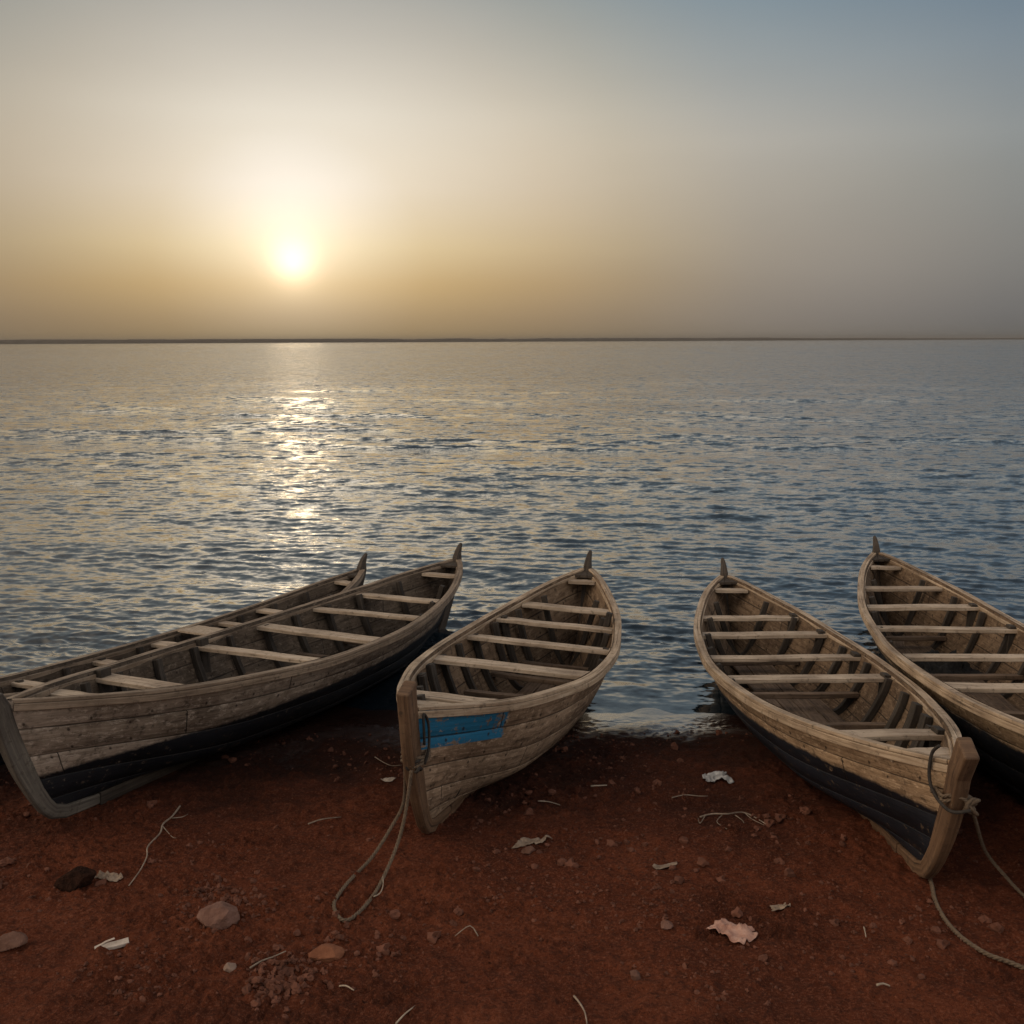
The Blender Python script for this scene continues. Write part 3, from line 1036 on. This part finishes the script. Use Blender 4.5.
for t in (0.592, 0.808):
    bA.seat_block(t, -1, M_RIB)
for t in (0.208, 0.30, 0.425, 0.542, 0.825):
    bD.seat_block(t, 1, M_RIB, up=0.0)
for t in (0.267, 0.375, 0.508):
    bE.seat_block(t, 1, M_RIB, up=0.0)


# ------------------------------------------------------------------ helpers for placing things on the beach
def ray(px, py):
    d = Vector(((px - 512) / F_PX, -(py - 512) / F_PX, -1.0))
    return (cam.matrix_world.to_3x3() @ d).normalized()


def at(px, py, up=0.0):
    """the spot on the beach that the photograph shows there"""
    o = Vector((0, 0, CAM_H))
    d = ray(px, py)
    tq = (0.12 - o.z) / d.z
    for _ in range(12):
        p = o + d * tq
        tq = (gz(p.x, p.y) + up - o.z) / d.z
    p = o + d * tq
    return Vector((p.x, p.y, gz(p.x, p.y) + up))


def rock(name, loc, size, mat, seed, sub=4, rough=0.22, facets=0.0, rotz=0.0):
    rr = np.random.default_rng(seed)
    bm = bmesh.new()
    bmesh.ops.create_icosphere(bm, subdivisions=sub, radius=1.0)
    dirs = rr.normal(size=(16, 3))
    dirs /= np.linalg.norm(dirs, axis=1)[:, None]
    offs = rr.uniform(0.55, 0.92, 16)
    for v in bm.verts:
        n = np.array(v.co)
        r = 1.0
        for d, o in zip(dirs, offs):
            c = float(n @ d)
            if c > 0.05:
                r = min(r, o / c)
        k = fbm(np.array([n[0] * 2.1 + seed]), np.array([n[1] * 2.1 + n[2] * 1.7]), 4, 0.55, seed)[0]
        r *= 1 + min(rough, 0.5) * 0.10 * float(k)
        v.co = Vector((n[0] * r * size[0], n[1] * r * size[1], n[2] * r * size[2]))
    me = bpy.data.meshes.new(name)
    bm.to_mesh(me)
    bm.free()
    me.polygons.foreach_set('use_smooth', [False] * len(me.polygons))
    me.materials.append(mat)
    o = link_mesh(name, me)
    o.location = loc
    o.rotation_euler = (0, 0, rotz)
    return o


def scrap(name, loc, lx, ly, mat, seed, crumple=0.012, rotz=0.0, jag=0.25, thick=0.0012, lift=0.006):
    """crumpled torn piece of sheet with a ragged outline lying on the soil"""
    nx, ny = 26, 18
    u = np.linspace(-1, 1, nx)
    v = np.linspace(-1, 1, ny)
    U, V = np.meshgrid(u, v)
    a = np.arctan2(V, U)
    m = np.maximum(np.abs(U), np.abs(V))
    rad = 1 + jag * fbm(np.cos(a) * 1.3 + seed, np.sin(a) * 1.3, 3, 0.42, seed)
    X = (U + 0.25 * V) * rad * lx / 2
    Yy = (V - 0.15 * U) * rad * ly / 2
    cr, sr = math.cos(rotz), math.sin(rotz)
    gx, gy = loc[0] + X * cr - Yy * sr, loc[1] + X * sr + Yy * cr
    base = ground_z(gx, gy)
    f = fbm(X * 15 + seed, Yy * 15, 3, 0.5, seed + 3)
    Z = np.maximum(base - loc[2], 0) * 0.6 + base * 0.4 - loc[2] * 0.4 + lift + crumple * np.abs(f) * (1.1 - 0.5 * m)
    me = bpy.data.meshes.new(name)
    idx = np.arange(nx * ny).reshape(ny, nx)
    q = np.stack([idx[:-1, :-1], idx[:-1, 1:], idx[1:, 1:], idx[1:, :-1]], -1).reshape(-1, 4)
    P = np.stack([gx - loc[0], gy - loc[1], Z], -1).reshape(-1, 3)
    me.from_pydata([tuple(p) for p in P], [], [tuple(int(i) for i in r) for r in q])
    me.polygons.foreach_set('use_smooth', [True] * len(me.polygons))
    me.materials.append(mat)
    o = link_mesh(name, me)
    o.location = loc
    md = o.modifiers.new('sheet', 'SOLIDIFY')
    md.thickness = thick * 2
    return o


def ground_line(pxs, up):
    return [at(x, y, up) for x, y in pxs]


def rel(o_name, pts, r, mat, **kw):
    """tube whose object origin sits at its first point"""
    p0 = Vector(pts[0])
    o = tube(o_name, [Vector(p) - p0 for p in pts], r, mat, **kw)
    o.location = p0
    return o


M_ROPE = simple_mat("old_rope", (0.085, 0.060, 0.042), (0.17, 0.125, 0.088), 60, 0.9, 0.6, 0.003)
M_CORD = simple_mat("dark_cord", (0.020, 0.018, 0.018), (0.05, 0.042, 0.036), 60, 0.85, 0.5, 0.003)
M_TWIG = simple_mat("dry_twig", (0.17, 0.125, 0.095), (0.34, 0.27, 0.21), 30, 0.85)
M_STRAW = simple_mat("pale_straw", (0.25, 0.19, 0.14), (0.46, 0.38, 0.30), 30, 0.8)
M_ROCKP = simple_mat("pink_rock", (0.1122, 0.051, 0.036), (0.2178, 0.12, 0.093), 9, 0.9, 0.8, 0.02)
M_ROCKO = simple_mat("orange_rock", (0.1452, 0.051, 0.0252), (0.2376, 0.096, 0.051), 14, 0.9, 0.8, 0.01)
M_STONE = simple_mat("pale_stone", (0.1848, 0.12, 0.093), (0.2904, 0.204, 0.162), 20, 0.85, 0.6, 0.006)
M_ROCKB = simple_mat("brown_stone", (0.0924, 0.042, 0.0288), (0.165, 0.087, 0.063), 14, 0.9, 0.8, 0.01)
M_DARK = simple_mat("dark_clod", (0.016, 0.009, 0.007), (0.060, 0.028, 0.019), 25, 1.0, 1.0, 0.03, 0.05)
M_PAPER = simple_mat("pale_paper", (0.30, 0.24, 0.20), (0.56, 0.49, 0.43), 16, 0.8)
M_PINK = simple_mat("pink_paper", (0.289, 0.136, 0.09775), (0.51, 0.323, 0.2635), 24, 0.85)
M_PLAST = simple_mat("grey_plastic", (0.24, 0.23, 0.23), (0.52, 0.52, 0.52), 18, 0.45, 0.4, 0.004, 0.5)
M_LEAF = simple_mat("dry_leaf", (0.14, 0.095, 0.066), (0.33, 0.25, 0.19), 25, 0.8)
M_CLODS = simple_mat("soil_clods", (0.07, 0.026, 0.016), (0.17, 0.068, 0.043), 8, 0.95, 0.6, 0.006)
M_NET = simple_mat("old_net", (0.010, 0.010, 0.011), (0.03, 0.028, 0.027), 40, 0.9, 0.8, 0.01)

# ------------------------------------------------------------------ stones
st = [
    ("rock", (221, 922), (0.135, 0.10, 0.085), M_ROCKP, 3, "large pinkish two-faced rock half sunk in crumbled red soil at lower left", "rock", 0.35, 0.6),
    ("rock", (325, 957), (0.095, 0.065, 0.042), M_ROCKO, 5, "flat orange-brown rock beside the loose dark clods below the rope loop", "rock", 0.2, 0.2),
    ("stone", (230, 970), (0.040, 0.034, 0.032), M_STONE, 8, "small pale rounded stone lying between the pink rock and the bottom edge", "stone", 0.15, 0.0),
    ("stone", (11, 944), (0.075, 0.060, 0.045), M_ROCKB, 9, "brown stone at the far left edge of the beach", "stone", 0.2, 0.3),
    ("stone", (635, 977), (0.032, 0.030, 0.026), M_ROCKB, 12, "small round brown stone alone on bare soil, below the pink scrap and left of it", "stone", 0.12, 0.0),
    ("stone", (666, 925), (0.036, 0.028, 0.022), M_ROCKP, 14, "knobbly pinkish stone just left of the pink torn scrap", "stone", 0.25, 0.0),
    ("stone", (529, 852), (0.048, 0.036, 0.030), M_ROCKB, 15, "dull brown stone tucked under the pale crumpled scrap by the middle boat", "stone", 0.2, 0.0),
    ("earth_clod", (76, 884), (0.115, 0.085, 0.080), M_DARK, 17, "dark almost black clod of earth beside a dry leaf, left side of the beach", "clod", 0.5, 0.3),
]
for nm, (px, py), size, mat, sd, lab, cat, rg, rz in st:
    p = at(px, py)
    p.z += size[2] * 0.25
    tag(rock(nm, p, size, mat, sd, 4, rg * 2.2, 0, rz), lab, cat)

# ------------------------------------------------------------------ litter
def box_packet(loc, l, w, h, rz, mat):
    mb = MB()
    mb.board((-l / 2, 0, 0), (l / 2, 0, 0.004), (0, 0, 1), w, h, wob=0.002, seg=5)
    o = mb.build("paper_packet", mat, None, bevel=0.003)
    f = MB()
    f.board((-l * 0.42, w * 0.45, h * 0.3), (l * 0.10, w * 0.75, h * 0.9), (0.1, 0.3, 1), w * 0.5, 0.003, wob=0.003, seg=4)
    f.build("flap", mat, o, bevel=0.001)
    o.location = loc
    o.rotation_euler = (0.05, -0.03, rz)
    return o


p = at(112, 946, 0.010)
tag(box_packet(p, 0.155, 0.045, 0.018, 0.42, M_PAPER), "small folded off-white paper packet on the soil at lower left", "litter")
tag(scrap("torn_paper", at(731, 934), 0.20, 0.15, M_PINK, 21, 0.030, -0.5, 0.35), "pale pink torn scrap of paper lying on open red soil at lower right", "litter")
tag(scrap("plastic_scrap", at(715, 779), 0.18, 0.14, M_PLAST, 22, 0.035, 0.2, 0.45), "whitish grey crumpled plastic scrap on the dark wet soil near the waterline", "litter")
tag(scrap("torn_paper", at(535, 843), 0.14, 0.08, M_LEAF, 23, 0.030, 0.1, 0.5), "pale crumpled scrap right of the middle boat's bow foot", "litter")
tag(scrap("dry_leaf", at(109, 877), 0.15, 0.06, M_LEAF, 24, 0.015, -0.15, 0.5), "curled dry leaf touching the dark clod of earth", "leaf")
tag(scrap("dry_leaf", at(666, 868), 0.14, 0.035, M_LEAF, 25, 0.012, 0.45, 0.35), "narrow curled dry leaf lying midway between the two bow posts", "leaf")
tag(scrap("dry_leaf", at(780, 909), 0.085, 0.05, M_LEAF, 26, 0.012, 0.3, 0.4), "small brown dry leaf below the ochre boat with the tied bow", "leaf")
tag(scrap("torn_paper", at(387, 781), 0.085, 0.05, M_PAPER, 27, 0.018, 0.3, 0.4), "tiny white scrap just left of the middle boat's rope knot", "litter")

# twigs, straws and roots
def twig(name, px, r, mat, lab, cat, up=0.012, children=(), cname="side_twig"):
    pts = ground_line(px, up)
    for q in pts[1:-1]:
        q.z += random.uniform(0, 0.012)
    r *= 0.72
    o = rel(name, pts, r, mat, sides=7, taper=lambda k: 1 - 0.45 * k)
    for c in children:
        cp = [q - pts[0] for q in ground_line(c, up)]
        tube(cname, cp, r * 0.6, mat, o, sides=6, taper=lambda k: 1 - 0.6 * k)
    tag(o, lab, cat)
    return o


twig("twig", [(180, 806), (172, 818), (163, 824), (160, 834), (148, 846), (147, 860), (140, 872), (129, 887)], 0.0085, M_TWIG,
     "long crooked pale twig in front of the black hull at left", "twig", children=[[(172, 818), (182, 817), (188, 814)], [(163, 826), (172, 836), (176, 838)]])
twig("dry_branch", [(700, 817), (712, 814), (727, 815), (745, 813), (766, 824)], 0.008, M_TWIG,
     "bleached branching brushwood on the soil below the whitish plastic scrap", "branch",
     children=[[(722, 815), (717, 822), (727, 829)], [(745, 813), (752, 819), (764, 825)], [(705, 816), (700, 823), (698, 820)], [(735, 815), (742, 820), (744, 823)]])
twig("straw", [(339, 979), (346, 987), (354, 994)], 0.006, M_STRAW, "short whitish straw below the flat orange-brown rock", "straw")
twig("straw", [(374, 901), (380, 895), (383, 886), (383, 880)], 0.005, M_STRAW, "thin curved straw inside the right side of the rope loop", "straw")
twig("stick", [(308, 824), (322, 821), (341, 817)], 0.007, M_TWIG, "thin pale stick lying between the left boat's hull and the rope loop", "stick")
twig("straw", [(538, 801), (549, 803), (560, 805)], 0.007, M_STRAW, "pale straw right under the middle boat's hull", "straw")
twig("straw", [(591, 786), (600, 786), (607, 786)], 0.009, M_STRAW, "short thick pale straw near the water right of the middle boat", "straw")
twig("stem", [(574, 996), (580, 1004), (585, 1014), (587, 1024)], 0.007, M_TWIG, "curved brown plant stem at the bottom edge near the middle", "stem")
twig("straw", [(396, 1024), (405, 1016), (415, 1006)], 0.006, M_STRAW, "slanting straw at the bottom edge left of the curved stem", "straw")
twig("straw", [(877, 985), (883, 985), (890, 986)], 0.008, M_STRAW, "short whitish straw at lower right, left of the rope end", "straw")
twig("straw", [(864, 926), (865, 932), (866, 937)], 0.006, M_STRAW, "tiny upright-lying straw left of the rope under the right bow", "straw")
twig("twig", [(672, 797), (685, 795), (700, 798), (708, 796)], 0.006, M_TWIG, "thin twig on damp soil left of the brushwood, close to the boat", "twig")
twig("twig", [(375, 757), (384, 763), (392, 766), (402, 765)], 0.006, M_TWIG, "pale bent twig behind the middle boat's bow post, on the left", "twig")
twig("twig", [(250, 968), (262, 962), (272, 958), (286, 951)], 0.007, M_TWIG, "reddish twig running from the pale rounded stone to the dark clods", "twig")
twig("twig", [(478, 936), (470, 931), (455, 936)], 0.005, M_TWIG, "short dark twig on open soil in the middle foreground", "twig")

# ------------------------------------------------------------------ crumbs and pebbles of the beach (uncountable)
def gravel():
    rr = np.random.default_rng(5)
    protos = []
    for k in range(7):
        bm = bmesh.new()
        bmesh.ops.create_icosphere(bm, subdivisions=2, radius=1.0)
        V = np.array([v.co for v in bm.verts])
        V *= (1 + 0.55 * np.array([float(fbm(np.array([v[0] * 1.5 + k]), np.array([v[1] * 1.5 + v[2]]), 3, 0.6, k)[0]) for v in V]))[:, None]
        V *= rr.uniform(0.6, 1.1, 3) * np.array([1, 1, 0.75])
        Fc = np.array([[v.index for v in f.verts] for f in bm.faces])
        bm.free()
        protos.append((V, Fc))
    X, Y, S = [], [], []

    def add(x, y, s):
        X.append(x); Y.append(y); S.append(s)
    for _ in range(9500):
        y = rr.uniform(4.2, 7.8)
        x = rr.uniform(-0.53, 0.53) * (y + 1.5)
        d = float(fbm(np.array([x * 1.3]), np.array([y * 1.3]), 3, 0.6, 77)[0])
        if rr.uniform() < 0.25 + 0.9 * d:
            add(x, y, 0.0028 + 0.0055 * rr.pareto(2.4))
    for (px, py, sp, n, sz) in ((225, 905, 0.26, 130, 0.012), (290, 975, 0.22, 170, 0.013), (205, 888, 0.16, 60, 0.010), (275, 990, 0.14, 60, 0.018),
                               (130, 960, 0.25, 50, 0.009), (150, 985, 0.2, 50, 0.010), (560, 900, 0.4, 70, 0.009), (650, 905, 0.3, 60, 0.010), (740, 985, 0.4, 60, 0.008)):
        c = at(px, py)
        for _ in range(n):
            add(c.x + rr.normal() * sp * 0.5, c.y + rr.normal() * sp * 0.45, sz * rr.uniform(0.4, 1.5))
    X, Y, S = map(np.array, (X, Y, S))
    S = np.minimum(S, 0.032)
    Zg = ground_z(X, Y)
    VV, FF = [], []
    off = 0
    for x, y, z, s_ in zip(X, Y, Zg, S):
        V, Fc = protos[rr.integers(7)]
        a = rr.uniform(0, 6.28)
        c, sn = math.cos(a), math.sin(a)
        R = np.array([[c, -sn, 0], [sn, c, 0], [0, 0, 1]])
        VV.append(V @ R.T * s_ + np.array([x, y, z + s_ * 0.25]))
        FF.append(Fc + off)
        off += len(V)
    VV = np.concatenate(VV)
    FF = np.concatenate(FF)
    me = bpy.data.meshes.new("gravel")
    me.vertices.add(len(VV))
    me.vertices.foreach_set('co', VV.astype(np.float32).ravel())
    me.loops.add(FF.size)
    me.loops.foreach_set('vertex_index', FF.astype(np.int32).ravel())
    me.polygons.add(len(FF))
    me.polygons.foreach_set('loop_start', np.arange(0, FF.size, 3, dtype=np.int32))
    me.polygons.foreach_set('loop_total', np.full(len(FF), 3, dtype=np.int32))
    me.polygons.foreach_set('use_smooth', np.full(len(FF), False))
    me.update()
    me.materials.append(M_CLODS)
    o = link_mesh("gravel", me)
    o['kind'] = 'stuff'


gravel()

# ------------------------------------------------------------------ mooring ropes
def stem_ring(b, z, turns, r, hx=0.10, hy=0.062, rise=0.02, back=-0.02):
    """turns of rope round the bow post at height z (local)"""
    h = z / float(b.sheer(1.0))
    xc = float(b.xb(min(1, h))) + back
    pts = []
    n = int(turns * 14)
    for i in range(n + 1):
        a = 2 * math.pi * i / 14 - 0.5
        ca, sa = math.cos(a), math.sin(a)
        k = 1 / max(abs(ca), abs(sa)) ** 0.75
        pts.append(b.world(xc + hx * ca * k, hy * sa * k, z + rise * i / 14 * 1.0 + 0.008 * math.sin(i * 2.3)))
    return pts


ringC = stem_ring(bC, 0.50, 3.0, 0.011, 0.10, 0.06)
loopC = ringC + [at(404, 800, 0.30), at(392, 826, 0.14), at(372, 857, 0.03)] + ground_line([(350, 880), (337, 897), (334, 908), (341, 915), (352, 914), (368, 903), (380, 884)], 0.014)     + [at(396, 848, 0.10), at(405, 815, 0.26), bC.world(bC.L / 2 + 0.02, 0.03, 0.49)]
rC = rel("mooring_rope", loopC, 0.0105, M_ROPE, sides=8, strands=3, twist=0.07)
tag(rC, "rope knotted round the middle boat's bow post, hanging in one long loop to the soil", "rope")
kn = []
for i in range(26):
    a = i * 0.9
    q = bC.world(float(bC.xb(.5)) + 0.085 + 0.03 * math.cos(a * 1.3), 0.02 + 0.035 * math.sin(a), 0.50 + 0.035 * math.sin(a * 0.7))
    kn.append(q - rC.location)
tube("knot", kn, 0.010, M_CORD, rC, sides=7)
cordC = [bC.world(float(bC.xb(.8)) - 0.03, 0.07, 0.62), bC.world(float(bC.xb(.9)) - 0.02, 0.075, 0.72), bC.world(bC.L / 2 - 0.05, 0.065, 0.80), bC.world(bC.L / 2 - 0.10, 0.075, 0.74), bC.world(bC.L / 2 - 0.10, 0.085, 0.60), bC.world(bC.L / 2 - 0.08, 0.07, 0.50)]
tube("lashing", [q - rC.location for q in cordC], 0.008, M_CORD, rC, sides=7)

ringD = stem_ring(bD, 0.52, 2.0, 0.011, 0.10, 0.068)
kD = bD.world(bD.L / 2 + 0.02, 0.055, 0.52)
ropeD = ringD + [kD] + [at(985, 850, 0.20), at(1008, 880, 0.05)] + ground_line([(1024, 896), (1052, 922), (1090, 940)], 0.014)
rD = rel("mooring_rope", ropeD, 0.010, M_ROPE, sides=8, strands=3, twist=0.07)
tag(rD, "rope tied round the ochre boat's bow post and running taut off to the right", "rope")
kn = []
for i in range(30):
    a = i * 0.9
    kn.append(kD + Vector((0.03 * math.cos(a * 1.3), 0.03 * math.sin(a * 0.8), 0.04 * math.sin(a))) - rD.location)
tube("knot", kn, 0.010, M_ROPE, rD, sides=7)
x1 = bD.L / 2
cord = [bD.world(x1 - 0.06, -0.075, 0.80), bD.world(x1 - 0.12, -0.085, 0.74), bD.world(x1 - 0.12, -0.095, 0.62), bD.world(x1 - 0.06, -0.085, 0.54), bD.world(x1 + 0.05, -0.05, 0.50), bD.world(x1 + 0.09, 0.03, 0.52)]
tube("lashing", [q - rD.location for q in cord], 0.009, M_CORD, rD, sides=7)
r2 = rel("rope", ground_line([(928, 874), (932, 886), (935, 900), (944, 918), (960, 936), (985, 953), (1010, 964), (1040, 974), (1080, 982)], 0.013), 0.0115, M_ROPE, sides=8, strands=3, twist=0.07)
tag(r2, "loose rope lying in a curve on the soil under the ochre boat's bow, right corner", "rope")

# ------------------------------------------------------------------ things lying in the boats
def boat_loose(b, t, y, z):
    x = float(b.xs(.1) + (b.xb(.1) - b.xs(.1)) * t)
    return b.world(x, y, z)


# coil in the long left boat
pts = []
for i in range(90):
    a = i * 0.38
    rr_ = 0.15 - 0.0006 * i + 0.012 * math.sin(i * 0.7)
    pts.append(Vector((rr_ * math.cos(a), rr_ * math.sin(a), 0.012 + 0.0011 * i)))
co = tube("rope_coil", pts, 0.013, M_CORD, sides=7)
co.location = boat_loose(bA, 0.40, -0.05, 0.145)
tag(co, "dark coil of rope lying on the floor of the long left boat", "rope")
# pale board on the thwart of the low boat behind
mb = MB()
mb.board((-0.02, -0.40, 0.01), (0.05, 0.26, 0.02), (0, 0, 1), 0.26, 0.02, wob=0.003, seg=4)
pb = mb.build("loose_board", M_STRAW, None, bevel=0.003)
pb.matrix_world = bZ.M @ Matrix.Translation((float(bZ.xs(1.) + (bZ.xb(1.) - bZ.xs(1.)) * 0.43), 0, float(bZ.sheer(0.43)) - 0.005))
tag(pb, "pale loose board laid across the low boat at the back left", "board")
# nets in the right boat
def heap(name, b, t, y, z, lx, ly, h, mat, seed):
    n = 34
    u = np.linspace(-1, 1, n)
    U, V = np.meshgrid(u, u)
    m = np.clip(1 - (U ** 2 + V ** 2), 0, 1)
    f = fbm(U * 2.6 + seed, V * 2.6, 4, 0.62, seed)
    X = U * lx / 2 * (1 + 0.12 * f)
    Y = V * ly / 2 * (1 + 0.12 * f)
    Z = h * m ** 0.6 * (0.75 + 0.45 * f) + 0.008 * fbm(U * 12, V * 12, 2, 0.5, seed + 9) * (m > 0)
    o = grid_mesh(name, X, Y, Z, mat)
    o.location = boat_loose(b, t, y, z)
    o.rotation_euler = (0, 0, 0.4)
    return o


tag(heap("fishing_net", bE, 0.33, 0.02, 0.13, 0.62, 0.46, 0.15, M_NET, 41), "dark bundled fishing net on the floor of the far right boat", "net")


# ------------------------------------------------------------------ dusty air over the lake
def haze():
    bm = bmesh.new()
    bmesh.ops.create_cube(bm, size=1.0)
    me = bpy.data.meshes.new("haze")
    bm.to_mesh(me)
    bm.free()
    o = link_mesh("haze", me)
    z0, z1 = -4.2, 26.0
    o.scale = (16000, 9000, z1 - z0)
    o.location = (0, 4100, (z0 + z1) / 2)
    m = bpy.data.materials.new("haze")
    m.use_nodes = True
    t = NT(m.node_tree)
    out = t.n('ShaderNodeOutputMaterial')
    v = t.n('ShaderNodeVolumePrincipled')
    v.inputs['Color'].default_value = (0.47, 0.43, 0.39, 1)
    v.inputs['Density'].default_value = 0.00014
    v.inputs['Anisotropy'].default_value = 0.35
    t.link(v.outputs[0], out.inputs['Volume'])
    me.materials.append(m)
    o['kind'] = 'stuff'


haze()
